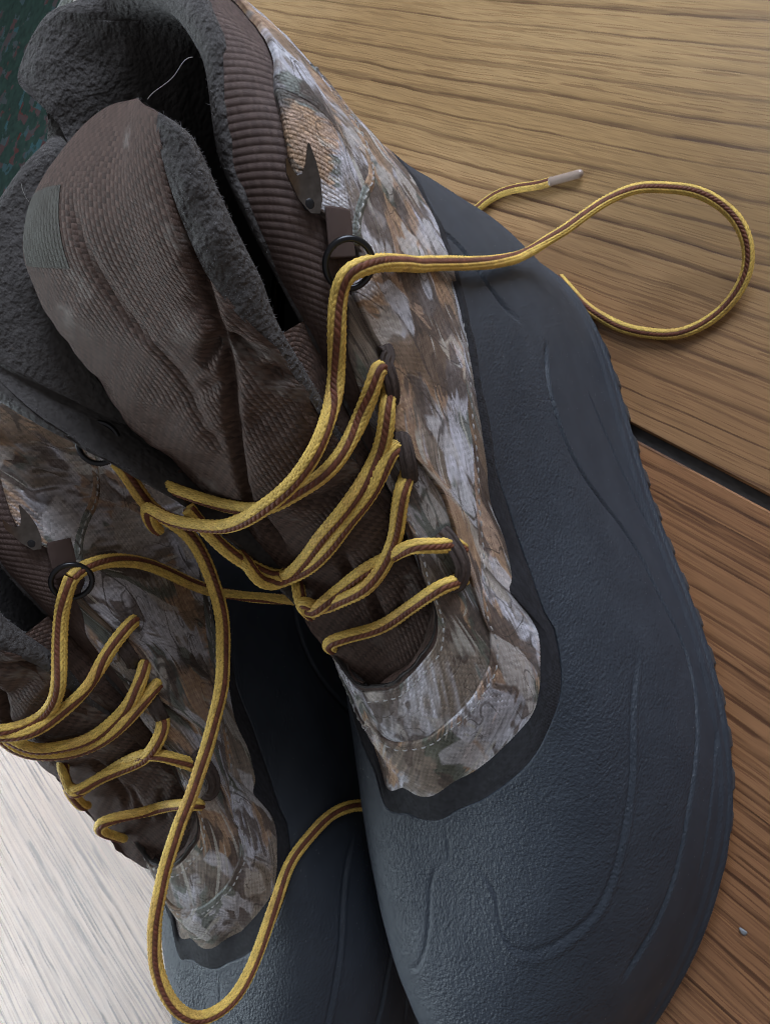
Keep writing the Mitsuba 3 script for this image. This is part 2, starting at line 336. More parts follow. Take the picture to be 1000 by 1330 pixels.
# feature lines of the upper and the shell, as (station, height) pairs on the surface above
CURVE = {
  'shelltop': [[6.96,0.633],[6.672,0.582],[6.18,0.584],[6.057,0.58],[5.686,0.579],[5.276,0.58],[4.877,0.563],[4.461,0.551],[4.077,0.541],[3.957,0.518],[3.523,0.521],[2.704,0.542],[1.957,0.55],[1.162,0.566],[0.392,0.591],[15.361,0.575],[14.42,0.53]],
  'camobot': [[6.914,0.643],[6.629,0.597],[6.167,0.592],[6.02,0.587],[5.611,0.591],[5.228,0.6],[4.749,0.621],[4.496,0.608],[4.167,0.619],[3.809,0.648],[3.797,0.611],[3.64,0.58],[3.122,0.585],[2.607,0.585],[1.882,0.602],[1.129,0.616],[0.473,0.648],[15.498,0.632],[14.463,0.553]],
  'S1': [[6.513,0.599],[6.199,0.609],[5.99,0.611],[5.545,0.631],[5.087,0.656],[4.503,0.7],[4.076,0.724],[3.568,0.75],[3.029,0.761],[2.88,0.74],[2.561,0.742],[2.081,0.767],[1.361,0.786],[0.77,0.796],[0.202,0.822],[15.634,0.837],[15.309,0.86]],
  'S2': [[5.27,0.879],[5.139,0.856],[4.971,0.84],[4.711,0.857],[4.358,0.891],[4.221,0.855],[4.169,0.81],[3.904,0.802],[3.544,0.799],[3.302,0.779]],
  'E': [[7.055,0.992],[7.112,0.943],[7.013,0.921],[6.687,0.933],[6.282,0.938],[6.048,0.934],[5.835,0.93],[5.668,0.929],[5.632,0.909],[5.756,0.877],[5.789,0.844],[5.519,0.86],[5.178,0.888],[4.796,0.922],[4.443,0.94],[4.125,0.963],[3.693,0.987],[3.376,0.997],[3.145,0.952],[2.793,0.95],[2.484,0.914],[2.342,0.908],[2.038,0.91],[1.426,0.924],[0.736,0.929],[0.401,0.943],[0.09,0.976]],
  'S4': [[7.082,0.845],[7.066,0.809],[6.892,0.791],[6.573,0.782],[6.056,0.814],[5.609,0.852]],
  'groove1': [[6.12,0.303],[5.751,0.338],[5.506,0.329],[5.318,0.31],[5.067,0.261],[4.799,0.189],[4.506,0.151],[4.237,0.127],[4.063,0.108],[3.743,0.112],[3.435,0.138],[3.057,0.176],[2.659,0.192],[2.278,0.213],[1.852,0.242]],
  'groove2': [[5.919,0.177],[5.528,0.128],[5.271,0.1],[4.959,0.062],[4.577,0.021],[4.105,0.026],[3.729,0.021],[3.292,0.07],[2.832,0.101],[2.506,0.097]],
  'panel': [[3.957,0.268],[3.464,0.32],[3.151,0.325],[2.675,0.328],[2.176,0.337],[1.761,0.368],[1.198,0.408],[0.978,0.432],[0.9,0.454],[0.915,0.479],[0.763,0.509],[0.456,0.529]],
  'notch': [[0.136,0.535],[0.21,0.545],[0.198,0.58]],
  'bulge': [[0.14,0.536],[15.782,0.518],[15.576,0.468],[15.328,0.429],[15.034,0.398],[14.783,0.379]],
  'heel': [[6.837,0.647],[6.786,0.606],[6.703,0.54],[6.459,0.48],[6.228,0.395]],
  'tear': [[4.838,0.981],[4.783,0.965]],
  'eyelets': [[5.404,0.88],[5.764,0.914],[4.817,0.864],[3.953,0.925],[3.424,0.82],[3.062,0.84]],
  'hookbase': [[5.643,0.919]],
}
# sewn creases of the tongue: points, depth, width
CREASES = [[[[3.65,2.8,23.47],[4.43,2.83,23.15],[5.48,2.64,22.62],[6.53,2.28,21.86],[7.32,2.05,21.18],[8.19,1.22,20.12],[9.26,0.03,18.77],[10.13,-0.94,17.17],[11.28,-1.48,15.25]],0.2,0.17],[[[3.19,-0.81,23.35],[5.1,-0.54,22.78],[6.36,-0.11,21.98],[7.09,0.29,21.38],[8.27,0.03,20.01],[9.23,-0.13,18.78]],0.05,0.2],[[[7.56,1.12,20.96],[7.38,1.74,21.19],[7.31,2.17,21.15],[7.44,2.42,20.81],[7.39,2.82,20.44]],0.28,0.2],[[[5.72,2.14,22.54],[5.92,2.36,22.33],[6.03,2.51,22.2]],0.12,0.16],[[[6.33,1.78,22.1],[6.57,2.05,21.88],[6.65,2.33,21.74]],0.14,0.16],[[[7.62,2.24,20.63],[7.81,2.58,19.89],[7.23,2.55,18.53]],0.12,0.2],[[[7.97,0.11,20.38],[7.88,1.14,20.55],[7.84,1.68,20.55]],0.08,0.2],[[[8.69,0.56,19.49],[8.59,1.61,19.31],[7.86,2.75,18.95]],0.08,0.25],[[[11.88,0.52,14.06],[13.21,0.05,12.62],[14.69,0.53,12.79]],0.16,0.2],[[[10.89,0.62,15.79],[12.05,0.04,14.02],[13.17,-0.46,12.86]],0.12,0.2],[[[10.01,0.42,17.66],[10.21,1.22,16.65],[9.67,2.26,16.18]],0.1,0.25],[[[11.95,1.63,13.16],[13.27,0.81,12.31],[14.48,0.97,12.8]],0.12,0.2]]
# lace strands in each boot's frame: position and facing
LACES = [[[[10.12,-5.32,17.05,0.84,-0.19,0.51],[9.87,-4.83,17.83,0.84,-0.19,0.51],[9.77,-4.16,18.33,0.84,-0.19,0.51],[10.03,-3.71,18.33,0.84,-0.19,0.51],[10.44,-2.79,18.15,0.84,-0.19,0.51],[10.68,-1.39,17.96,0.84,-0.19,0.51],[10.51,0.36,18.21,0.84,-0.19,0.51],[9.92,1.67,18.27,0.81,0.42,0.41],[8.87,2.59,18.22,0.59,0.78,0.21],[7.49,3.02,18.12,0.73,-0.01,0.68],[6.63,3.62,18.81,0.61,0.56,0.56],[5.95,3.99,19.13,0.45,0.8,0.4],[5.53,4.38,19.23,0.33,0.91,0.26],[5.3,4.64,18.99,0.23,0.97,0.11],[4.86,4.73,18.09,0.08,1.0,-0.06],[3.06,4.23,14.37,-0.16,0.99,-0.05],[1.56,4.41,10.92,-0.23,0.96,0.16],[-0.44,4.81,7.5,0.0,0.0,1.0],[-1.85,5.91,6.0,0.0,0.0,1.0],[-3.23,7.38,4.4,0.0,0.0,1.0],[-3.44,8.9,3.2,0.0,0.0,1.0],[-2.67,10.34,2.2,0.0,0.0,1.0],[-1.42,11.03,1.5,0.0,0.0,1.0],[-0.1,10.86,0.8,0.0,0.0,1.0],[0.94,9.9,0.4,0.0,0.0,1.0],[1.53,8.1,0.3,0.0,0.0,1.0],[0.93,6.21,0.3,0.0,0.0,1.0],[-0.26,4.61,0.3,0.0,0.0,1.0],[-1.51,3.65,0.3,0.0,0.0,1.0],[-2.9,2.86,0.3,0.0,0.0,1.0]],
  [[-7.25,-2.92,0.3,0.0,0.0,1.0],[-7.99,-1.46,0.3,0.0,0.0,1.0],[-8.53,0.37,0.3,0.0,0.0,1.0],[-8.17,2.03,0.3,0.0,0.0,1.0],[-7.96,3.06,0.3,0.0,0.0,1.0]],
  [[8.25,-4.43,19.35,0.78,-0.34,0.53],[8.92,-3.81,18.72,0.78,-0.34,0.53],[9.61,-2.63,17.99,0.78,-0.34,0.53],[10.03,-1.55,17.5,0.78,-0.34,0.53],[10.34,0.16,17.7,0.86,-0.12,0.5],[9.97,1.46,17.57,0.81,0.44,0.39],[9.38,2.4,17.38,0.63,0.73,0.28],[8.31,3.07,17.16,0.72,0.23,0.65],[7.68,3.68,17.42,0.52,0.75,0.4],[7.33,3.9,17.42,0.36,0.91,0.22],[7.33,3.79,17.01,0.34,0.92,0.2],[7.44,3.67,16.6,0.32,0.93,0.19]],
  [[7.44,3.66,16.62,0.32,0.93,0.19],[7.79,3.66,16.69,0.38,0.89,0.25],[8.13,3.63,16.75,0.49,0.8,0.36],[8.67,3.37,16.55,0.67,0.48,0.56],[9.42,2.68,16.19,0.6,0.4,0.69],[10.28,1.94,16.28,0.77,0.52,0.37],[11.32,0.11,15.8,0.87,0.07,0.49],[11.82,-2.11,15.08,-0.16,0.99,0.03],[11.58,-2.44,15.66,-0.25,0.97,-0.06],[11.04,-2.56,16.8,-0.21,0.98,0.0],[10.44,-2.69,17.5,-0.31,0.95,-0.01],[9.94,-2.76,18.03,-0.13,0.98,0.15]],
  [[9.07,3.24,15.5,0.56,0.68,0.47],[8.96,3.27,15.91,0.63,0.56,0.53],[9.16,3.14,16.05,0.64,0.48,0.6],[9.94,2.48,15.97,0.54,0.8,0.27],[10.73,1.5,15.92,0.8,0.45,0.39],[11.58,-0.11,15.38,0.85,0.06,0.53],[11.9,-1.72,14.91,0.72,-0.15,0.68],[12.03,-2.29,15.29,-0.3,0.95,-0.1],[11.75,-2.36,15.85,-0.27,0.96,-0.05],[11.19,-2.7,16.09,-0.23,0.97,-0.03]],
  [[9.4,3.19,15.19,0.54,0.69,0.49],[9.71,3.12,15.24,0.55,0.63,0.55],[10.06,3.0,15.29,0.55,0.57,0.61],[10.95,2.29,14.66,0.65,0.49,0.57],[11.92,1.36,14.18,0.75,0.4,0.52],[12.48,0.7,14.2,0.77,0.24,0.59],[12.75,-0.4,14.07,0.73,0.19,0.66],[12.85,-1.32,14.01,0.67,0.04,0.74],[12.72,-1.55,14.34,0.67,0.04,0.74],[12.88,-2.13,13.63,0.67,0.04,0.74],[13.1,-2.78,12.32,0.67,0.04,0.74]],
  [[11.56,3.35,12.67,0.22,0.93,0.29],[11.44,3.32,13.34,0.31,0.87,0.38],[11.47,3.19,13.83,0.41,0.76,0.51],[11.49,2.76,14.41,0.51,0.57,0.65],[11.63,1.64,14.11,0.73,0.46,0.5],[11.97,0.79,14.27,0.79,0.3,0.53],[12.4,-0.33,14.13,0.77,0.18,0.61],[12.82,-1.01,14.16,0.69,0.07,0.72],[12.95,-1.59,14.08,0.64,-0.02,0.77],[12.74,-1.76,14.25,-0.23,0.97,0.02],[12.3,-1.8,14.36,-0.23,0.97,0.02],[11.93,-2.07,14.11,-0.23,0.97,0.02],[11.61,-2.6,13.02,-0.23,0.97,0.02]],
  [[14.33,-2.77,10.69,0.62,0.34,0.7],[14.19,-2.24,12.06,0.62,0.34,0.7],[14.01,-1.76,12.97,0.62,0.34,0.7],[13.92,-1.32,13.27,0.62,0.34,0.7],[13.68,-0.24,12.78,0.62,0.34,0.7],[13.13,1.23,12.74,0.63,0.32,0.71],[12.65,2.93,13.36,0.45,0.66,0.61],[12.49,3.07,12.98,0.39,0.75,0.54],[12.28,3.23,12.48,0.29,0.87,0.4]],
  [[8.32,-4.62,19.21,0.06,0.84,0.54],[8.6,-4.61,18.89,0.06,0.84,0.54],[9.15,-4.73,18.29,0.06,0.84,0.54],[9.59,-4.77,17.68,0.06,0.84,0.54],[10.18,-4.58,16.61,0.06,0.84,0.54],[11.36,-4.55,15.67,0.06,0.84,0.54],[12.84,-4.7,14.98,0.06,0.84,0.54],[14.34,-4.95,14.68,0.06,0.84,0.54],[16.58,-5.79,14.45,0.06,0.84,0.54],[18.79,-6.67,14.7,0.06,0.84,0.54],[20.99,-7.65,14.85,0.06,0.84,0.54],[22.75,-8.35,14.75,0.06,0.84,0.54],[24.35,-8.73,14.29,0.06,0.84,0.54],[25.63,-8.73,13.63,0.06,0.84,0.54],[26.31,-8.45,12.69,0.06,0.84,0.54],[26.1,-8.1,11.57,0.06,0.84,0.54],[25.12,-7.89,10.59,0.06,0.84,0.54],[23.44,-7.55,9.86,0.06,0.84,0.54],[21.71,-7.17,8.9,0.06,0.84,0.54],[20.52,-6.61,7.36,-0.07,0.97,0.24],[20.35,-6.34,6.15,-0.11,0.98,0.18],[20.76,-6.04,4.38,-0.15,0.99,0.07],[21.56,-5.84,2.97,-0.13,0.99,0.08]]],
[[[4.91,5.08,19.02,0.19,0.94,0.28],[5.37,4.83,19.05,0.32,0.85,0.41],[5.99,4.41,18.92,0.57,0.54,0.61],[7.15,4.0,18.68,0.68,0.55,0.49],[8.33,3.61,18.5,0.77,0.54,0.34],[9.1,2.45,18.36,0.79,0.38,0.48],[9.34,1.94,18.84,0.79,0.38,0.48],[9.36,1.38,19.42,0.79,0.38,0.48]],
  [[4.91,5.08,19.02,0.19,0.94,0.28],[4.48,5.2,18.52,-0.04,1.0,0.03],[4.14,5.04,17.12,-0.25,0.95,-0.2],[4.26,4.59,15.17,-0.19,0.97,-0.15],[4.82,4.48,13.1,-0.12,0.99,-0.05],[5.35,6.7,12.73,-0.12,0.99,-0.05],[5.62,8.82,12.55,-0.12,0.99,-0.05],[5.73,9.59,11.89,-0.12,0.99,-0.05]],
  [[6.17,4.87,16.54,0.04,1.0,0.03],[6.39,4.98,16.89,0.13,0.99,0.11],[7.21,4.64,17.37,0.56,0.66,0.49],[8.15,3.95,17.57,-0.11,0.91,-0.4],[8.95,3.08,17.95,0.78,0.49,0.38],[9.5,2.27,18.5,0.78,0.49,0.38],[9.58,1.52,19.1,0.78,0.49,0.38],[9.51,0.97,19.56,0.78,0.49,0.38]],
  [[7.54,4.72,15.95,0.22,0.97,0.12],[7.79,4.8,16.07,0.31,0.93,0.2],[8.38,4.52,16.13,0.67,0.48,0.57],[9.22,3.52,16.08,0.42,0.9,0.13],[9.88,2.67,16.51,0.8,0.47,0.36],[10.14,1.95,17.19,0.8,0.47,0.36],[10.15,1.35,17.79,0.8,0.47,0.36],[9.8,0.82,18.31,0.8,0.47,0.36],[9.46,0.38,18.74,0.8,0.47,0.36]],
  [[8.27,4.61,15.37,0.29,0.94,0.16],[8.49,4.63,15.65,0.47,0.82,0.34],[8.95,4.16,15.78,0.63,0.41,0.67],[9.68,3.21,16.0,0.73,0.61,0.32],[10.24,2.13,16.43,0.83,0.4,0.39],[10.37,1.4,17.12,0.83,0.4,0.39],[10.23,0.78,17.73,0.83,0.4,0.39],[9.75,0.22,18.24,0.83,0.4,0.39]],
  [[9.48,4.19,14.8,0.55,0.69,0.47],[9.77,4.19,14.8,0.56,0.65,0.51],[10.27,3.96,14.87,0.56,0.54,0.63],[10.89,2.82,14.73,0.76,0.49,0.44],[11.21,1.9,15.01,0.82,0.33,0.46],[11.54,1.2,15.46,0.82,0.33,0.46],[11.77,0.74,15.76,0.82,0.33,0.46],[11.71,0.27,15.73,0.82,0.33,0.46],[12.09,-0.47,15.11,0.82,0.33,0.46],[12.64,-1.32,13.97,0.82,0.33,0.46]],
  [[11.3,3.92,13.02,0.36,0.9,0.25],[11.07,4.03,13.54,0.44,0.82,0.36],[10.79,3.9,14.19,0.53,0.66,0.53],[10.63,3.54,14.7,0.56,0.47,0.68],[10.81,2.47,14.79,0.78,0.47,0.41],[11.28,1.44,15.0,0.84,0.27,0.48],[11.62,0.96,15.45,0.84,0.27,0.48],[11.85,0.62,15.77,0.84,0.27,0.48],[11.59,0.3,15.85,0.84,0.27,0.48],[11.07,-0.08,15.8,0.84,0.27,0.48],[10.92,-0.96,14.92,0.84,0.27,0.48]],
  [[14.16,-1.19,12.42,0.66,0.3,0.69],[13.7,-0.33,13.69,0.66,0.3,0.69],[13.27,0.28,14.46,0.66,0.3,0.69],[13.07,0.68,14.55,0.66,0.3,0.69],[12.96,1.04,13.69,0.66,0.3,0.69],[12.82,1.46,12.79,0.66,0.3,0.69],[12.59,3.49,13.04,0.46,0.68,0.56],[12.68,3.52,12.45,0.39,0.81,0.43]]]]
HAIRS = [[[1.97,1.95,23.25],[1.95,2.43,23.29],[1.88,2.87,23.27],[1.76,3.17,23.3],[1.51,3.28,23.1]],[[2.92,2.4,22.7],[3.01,2.55,22.63],[2.97,2.56,22.46]],[[2.89,-2.3,23.54],[2.81,-2.12,23.81],[2.67,-2.06,23.89]],[[3.25,2.26,22.11],[3.44,2.45,22.07],[3.3,2.53,21.94]]]
CHIP = [0.74,-12.58,0.0]
AGLET = [0.26, 1.57, 0.0]


BOOT_AXES = np.array([[.6457, -.7636, 0], [.7636, .6457, 0], [0, 0, 1.]])


def boot_matrix(du, dv):
    m = np.eye(4)
    m[:3, :3] = BOOT_AXES.T
    m[:3, 3] = (np.array([-20.8, 2.2, 0]) + np.array([du, dv, 0]) @ BOOT_AXES) * .01
    return m


def fn_k(pts, mirror=True):
    """a curve t(k) around the boot, from points on its visible side mirrored to the other (points with k > 14 stand as given)"""
    p = {}
    for k, t in pts:
        p[k] = t
    front = min([k for k in p if k > 12], default=16.)
    for k, t in pts:
        if 0 < k < 8 and 16 - k < front - .15:
            p[16 - k] = t
    ks = np.array(sorted(p))
    ts = np.array([p[k] for k in ks])
    if ks[0] > 0 or ks[-1] < 16:
        ks = np.r_[ks[-3:] - 16, ks, ks[:3] + 16]
        ts = np.r_[ts[-3:], ts, ts[:3]]
    f = PchipInterpolator(ks, ts)
    return lambda k: f(np.asarray(k) % 16.)


SHELL = fn_k([(0.02, .592)] + [(k, t) for k, t in CURVE['shelltop'] if k < 6.75 or k > 14] + [(7.3, .60), (8, .603)])
CAMO = fn_k([(0.05, .646)] + [(k, t) for k, t in CURVE['camobot'] if (k < 6.75 or k > 14)] + [(7.3, .612), (8, .615)])
SEAM = fn_k([(k, t) for k, t in CURVE['S1'] if k < 6.4 or k > 15] + [(7., .600), (8, .60)])
TOP = fn_k([(k, t) for k, t in CURVE['E'] if .6 < k < 5.2 and t < .99] + [(5.35, .886), (6.0, .93), (6.4, .936), (7.05, .93), (8, .96), (0, .944)])
OPEN = fn_k([(k, t + .012) for k, t in CURVE['E'] if .6 < k < 3.0 and t < .96] + [(0, .955)] + [(3.5, .985), (4.1, 1.), (6, 1.), (8, 1.)])
UPPER = fn_k([(k, t) for k, t in CURVE['S1'] if k < 3.2 or k > 15] + [(k, t) for k, t in CURVE['S2'] if 3.25 < k < 5.2] +
             [(5.30, .872), (5.50, .850), (5.60, .848), (5.66, .905), (5.70, .922), (5.85, .929), (6.1, .932), (6.4, .937), (6.75, .932), (7.05, .93), (8, .96)])


def arc_uv(V, shape, row0=0):
    g = V.reshape(shape + (3,))
    u = np.cumsum(np.linalg.norm(np.diff(g, axis=1, prepend=g[:, :1]), axis=2), axis=1)
    v = np.cumsum(np.linalg.norm(np.diff(g, axis=0, prepend=g[:1]), axis=2), axis=0)
    u = u - u[:, shape[1] // 2:shape[1] // 2 + 1]
    um = u.mean(0, keepdims=True) * .35 + u * .65
    return np.stack([um, v], -1).reshape(-1, 2)


def strip(last, lo, hi, ks, nrow, h, th=.14, close=True, rim=(True, True), ends=False, wob=0., bulge=0.):
    """a sheet of the boot's surface between the curves lo(k) and hi(k), standing h proud, its rims folded down by th"""
    ks = np.asarray(ks)
    q = np.linspace(0, 1, nrow)
    off = np.full(nrow, 0.)
    a = np.array([0, 0, .004, .012])
    d = np.array([-th, -th * .45, -th * .12, 0])
    if rim[0]:
        q = np.r_[a, q[1:]]; off = np.r_[d, off[1:]]
    if rim[1]:
        q = np.r_[q[:-1], 1 - a[::-1]]; off = np.r_[off[:-1], d[::-1]]
    L, Hi = lo(ks), hi(ks)
    K = np.broadcast_to(ks, (len(q), len(ks)))
    tt = L + (Hi - L) * q[:, None]
    oo = np.broadcast_to((off + bulge * np.sin(np.pi * q))[:, None], K.shape) + h
    if ends:
        e = np.zeros(len(ks)); e[[0, -1]] = -th; e[[1, -2]] = -th * .3
        oo = np.minimum(oo, h + e)
    P0 = last.ev(K, tt)
    N = last.nrm(K, tt)
    if wob:
        w = meshkit.fbm(P0 * .8, 3, seed=5) - .5
        oo = oo + (wob * w).reshape(oo.shape)
    V = P0 + N * oo.reshape(-1, 1)
    return V, grid_faces(len(q), len(ks)), arc_uv(P0, K.shape)


def tube(path, up, wid, thick, n=14, caps=True):
    """an oval cord along the path; up: the normals its flat side faces"""
    tan = np.gradient(path, axis=0)
    tan /= np.linalg.norm(tan, axis=1, keepdims=True)
    up = up - tan * (up * tan).sum(1, keepdims=True)
    up /= np.linalg.norm(up, axis=1, keepdims=True)
    side = np.cross(tan, up)
    a = np.arange(n) / n * 2 * np.pi
    w = np.broadcast_to(np.asarray(wid, float), len(path))[:, None, None]
    t = np.broadcast_to(np.asarray(thick, float), len(path))[:, None, None]
    V = path[:, None] + (side[:, None] * np.cos(a)[None, :, None]) * w / 2 + (up[:, None] * np.sin(a)[None, :, None]) * t / 2
    V = V.reshape(-1, 3)
    F = grid_faces(len(path), n, True)
    F = np.vstack([F[:, [0, 1, 2]], F[:, [0, 2, 3]]])
    if caps:
        m = len(V)
        V = np.vstack([V, path[:1], path[-1:]])
        i = np.arange(n); j = (i + 1) % n
        F = np.vstack([F, np.c_[np.full(n, m), j, i], np.c_[np.full(n, m + 1), i + (len(path) - 1) * n, j + (len(path) - 1) * n]])
    return V, F


def join(parts):
    V, F, n = [], [], 0
    for v, f in parts:
        f = np.asarray(f)
        if f.shape[1] == 4:
            f = np.vstack([f[:, [0, 1, 2]], f[:, [0, 2, 3]]])
        V.append(v); F.append(f + n); n += len(v)
    return np.vstack(V), np.vstack(F)


def dense(pts, step, *more):
    """a smooth curve through the points, sampled evenly; further rows of values are carried along"""
    pts = np.asarray(pts, float)
    s = np.r_[0, np.cumsum(np.linalg.norm(np.diff(pts, axis=0), axis=1) ** .7)]
    f = CubicSpline(s, pts, axis=0) if len(pts) > 2 else (lambda x: pts[0] + (pts[1] - pts[0]) * (np.asarray(x) / s[-1])[:, None])
    x = np.linspace(0, s[-1], 60 * len(pts))
    y = f(x)
    L = np.r_[0, np.cumsum(np.linalg.norm(np.diff(y, axis=0), axis=1))]
    xx = np.interp(np.linspace(0, L[-1], max(4, int(L[-1] / step))), L, x)
    return (f(xx),) + tuple(PchipInterpolator(s, np.asarray(m), axis=0)(xx) for m in more)


def kt_path(last, kt, h, step=.05, wob=0.):
    kt = np.asarray(kt, float)
    p, = dense(np.c_[kt[:, 0], kt[:, 1] * 14, np.zeros(len(kt))], .02)
    k, t = p[:, 0], p[:, 1] / 14
    P = last.at(k, t, h)
    L = np.r_[0, np.cumsum(np.linalg.norm(np.diff(P, axis=0), axis=1))]
    x = np.linspace(0, L[-1], max(4, int(L[-1] / step)))
    k, t = np.interp(x, L, k), np.interp(x, L, t)
    n = last.nrm(k, t)
    if wob:
        h = h + wob * (meshkit.fbm(last.ev(k, t) * .8, 3, seed=5) - .5)
        return last.ev(k, t) + n * h[:, None], n
    return last.at(k, t, h), n


def stitches(P, N, length=.21, gap=.12, r=.027, sink=.004):
    """a row of sewn stitches along a sampled path"""
    L = np.r_[0, np.cumsum(np.linalg.norm(np.diff(P, axis=0), axis=1))]
    out, s = [], .1
    while s + length < L[-1]:
        x = np.linspace(s, s + length, 5)
        p = np.stack([np.interp(x, L, P[:, c]) for c in range(3)], 1)
        n = np.stack([np.interp(x, L, N[:, c]) for c in range(3)], 1)
        p = p + n * (np.array([-.03, .012, .02, .012, -.03])[:, None] - sink)
        out.append(tube(p, n, r * 2, r * 1.6, 6))
        s += length + gap * rng.uniform(.85, 1.2)
    return out


def carve(V, N, lines):
    """grooves (depth > 0) or ridges (depth < 0) along polylines in a surface"""
    for pts, depth, width in lines:
        p = dense(pts, .04)[0]
        d, i = cKDTree(p).query(V)
        end = np.clip(np.minimum(i, len(p) - 1 - i) / 22., 0, 1)
        V = V - N * (depth * end * np.exp(-(d / width) ** 2))[:, None]
    return V


def fibres(V, F, count, length, r, seed, bend=.6, keep=None, out=1.):
    """short woolly hairs over a mesh, as thin bent blades"""
    g = np.random.default_rng(seed)
    m = trimesh.Trimesh(V, np.vstack([F[:, [0, 1, 2]], F[:, [0, 2, 3]]]) if F.shape[1] == 4 else F, process=False)
    p, fi = trimesh.sample.sample_surface(m, count, seed=seed)
    n = m.face_normals[fi] * out
    a = n + bend * g.normal(size=n.shape)
    a /= np.linalg.norm(a, axis=1, keepdims=True)
    b = a + bend * g.normal(size=n.shape)
    b /= np.linalg.norm(b, axis=1, keepdims=True)
    L = length * g.uniform(.4, 1.3, (count, 1))
    s = np.cross(a, g.normal(size=n.shape))
    s /= np.linalg.norm(s, axis=1, keepdims=True)
    s *= r
    q1, q2 = p + a * L * .5, p + a * L * .5 + b * L * .5
    Vv = np.stack([p - s, p + s, q1 + s * .8, q1 - s * .8, q2], 1).reshape(-1, 3)
    o = np.arange(count)[:, None] * 5
    Ff = np.concatenate([o + np.array([[0, 1, 2]]), o + np.array([[0, 2, 3]]), o + np.array([[3, 2, 4]])], 0)
    return Vv, Ff


def build_boot(root, CT, M, seed, lean):
    last = Last(CT)
    R = lambda n, m, mat, **k: obj(f'{root}__{n}', m, mat, to_world=M, **k)
    full = lambda n: np.linspace(0, 16, n)

    # --- rubber: tread, then the moulded shell with its welt lines and panel lines
    ks = np.linspace(0, 16, 1201)
    P = last.ev(ks, np.zeros_like(ks))
    tan = np.gradient(P, axis=0); tan[[0, -1]] = P[1] - P[-2]
    nrm = np.c_[tan[:, 1], -tan[:, 0], np.zeros(len(ks))]
    nrm /= np.linalg.norm(nrm, axis=1, keepdims=True)
    nrm *= np.sign((nrm * (P - np.array([12, 0, 0]))).sum())
    L = np.r_[0, np.cumsum(np.linalg.norm(np.diff(P, axis=0), axis=1))]
    n_lug = int(L[-1] / 1.55)
    ph = L / L[-1] * n_lug * 2 * np.pi
    lug = np.clip(2.2 * np.sin(ph) + .6 * np.sin(2 * ph + 1), -1, 1) * .5 + .5
    rows = []
    for z, o in ((0., -.1), (.03, .0), (.62, .06), (.78, .03), (.8, 0.)):
        Q = P + nrm * (o + .20 * lug * (1 if z < .79 else .1) - .02)[:, None]
        Q[:, 2] = z
        rows.append(Q)
    rows.append(P + nrm * .05 + np.array([0, 0, -.08])); rows.append(P + nrm * -.05)
    inner = P.copy(); inner[:, :2] = inner[:, :2] * .2 + np.array([12., .3]) * .8; inner[:, 2] = .0
    R('outsole', (np.vstack([inner] + rows), grid_faces(len(rows) + 1, len(ks))), 'sole_rubber', smooth=45)

    nk, nt = 641, 230
    kk = full(nk)
    q = np.r_[np.linspace(0, 1, nt), 1, 1, 1]
    off = np.r_[np.full(nt, .20), .17, .08, -.08]
    K = np.broadcast_to(kk, (len(q), nk))
    tt = SHELL(kk)[None] * q[:, None] + np.r_[np.zeros(nt), .002, .003, .003][:, None]
    P0, N = last.ev(K, tt), last.nrm(K, tt)
    o = np.broadcast_to(off[:, None], K.shape).ravel().copy()
    t_ = tt.ravel()
    # welt: a proud band under the first line, a second step above the tread
    o += .10 * (1 - np.clip((t_ - .045) / .012, 0, 1)) - .0
    o -= .10 * np.exp(-((t_ - .018) / .006) ** 2)
    V = P0 + N * o[:, None]
    lines = []
    for name, dep, wd in (('groove1', .16, .075), ('groove2', .10, .07), ('panel', .06, .07), ('notch', .06, .06), ('bulge', .05, .08), ('heel', .16, .08)):
        kt = np.array(CURVE[name])
        lines.append((last.at(kt[:, 0], kt[:, 1], .2), dep, wd))
        km = np.c_[16 - kt[:, 0], kt[:, 1]]
        km = km[kt[:, 0] > 1.4]
        if name not in ('bulge', 'notch') and len(km) > 3:
            lines.append((last.at(km[:, 0], km[:, 1], .2), dep, wd))
    V = carve(V, N, lines)
    # a raised edge beside the panel line, and slight dents
    kt = np.array(CURVE['panel'])
    V = carve(V, N, [(last.at(kt[:, 0], kt[:, 1] - .012, .2), -.035, .08)])
    V = V + N * (.10 * (meshkit.fbm(P0 * .35, 3, seed=seed) - .5) + .03 * (meshkit.noise(P0 * 1.3, seed=seed) - .5))[:, None]
    uv = arc_uv(P0, K.shape)
    R('rubber_shell', (V, grid_faces(len(q), nk)), 'rubber', uv=uv)

    # --- cloth: binding along the shell, outer panel, quarter, eyestay, ribbed collar facing
    lo = lambda k: SHELL(k) - .012
    V, F, uv = strip(last, lo, lambda k: CAMO(k) + .004, full(501), 14, .10, .12, wob=.14, bulge=.10)
    R('binding', (V, F), 'binding_cloth', uv=uv)
    ks = np.linspace(-6.45, 6.45, 641)
    V, F, uv = strip(last, CAMO, SEAM, ks, 44, .10, .14, wob=.16, ends=True)
    R('vamp_panel', (V, F), 'camo_cloth', uv=uv + seed * 3.7)
    ks = np.linspace(2.9, 13.1, 741)
    low = lambda k: np.where((np.asarray(k) % 16 > 6.4) & (np.asarray(k) % 16 < 9.6), CAMO(k), SEAM(k)) - .004
    V, F, uv = strip(last, low, lambda k: np.maximum(UPPER(k), low(k) + .0005), ks, 90, .16, .20, wob=.22, ends=True)
    R('quarter_panel', (V, F), 'camo_cloth', uv=uv + np.array([11.3, 4.1]) + seed * 2.1)
    ks = np.linspace(-5.3, 5.3, 561)
    V, F, uv = strip(last, lambda k: np.minimum(UPPER(k), TOP(k)) - .03, TOP, ks, 34, .0, .10, wob=.18, ends=True)
    R('eyestay_panel', (V, F), 'camo_cloth', uv=uv[:, ::-1] + np.array([31.0, 17.5]) + seed * 1.3)
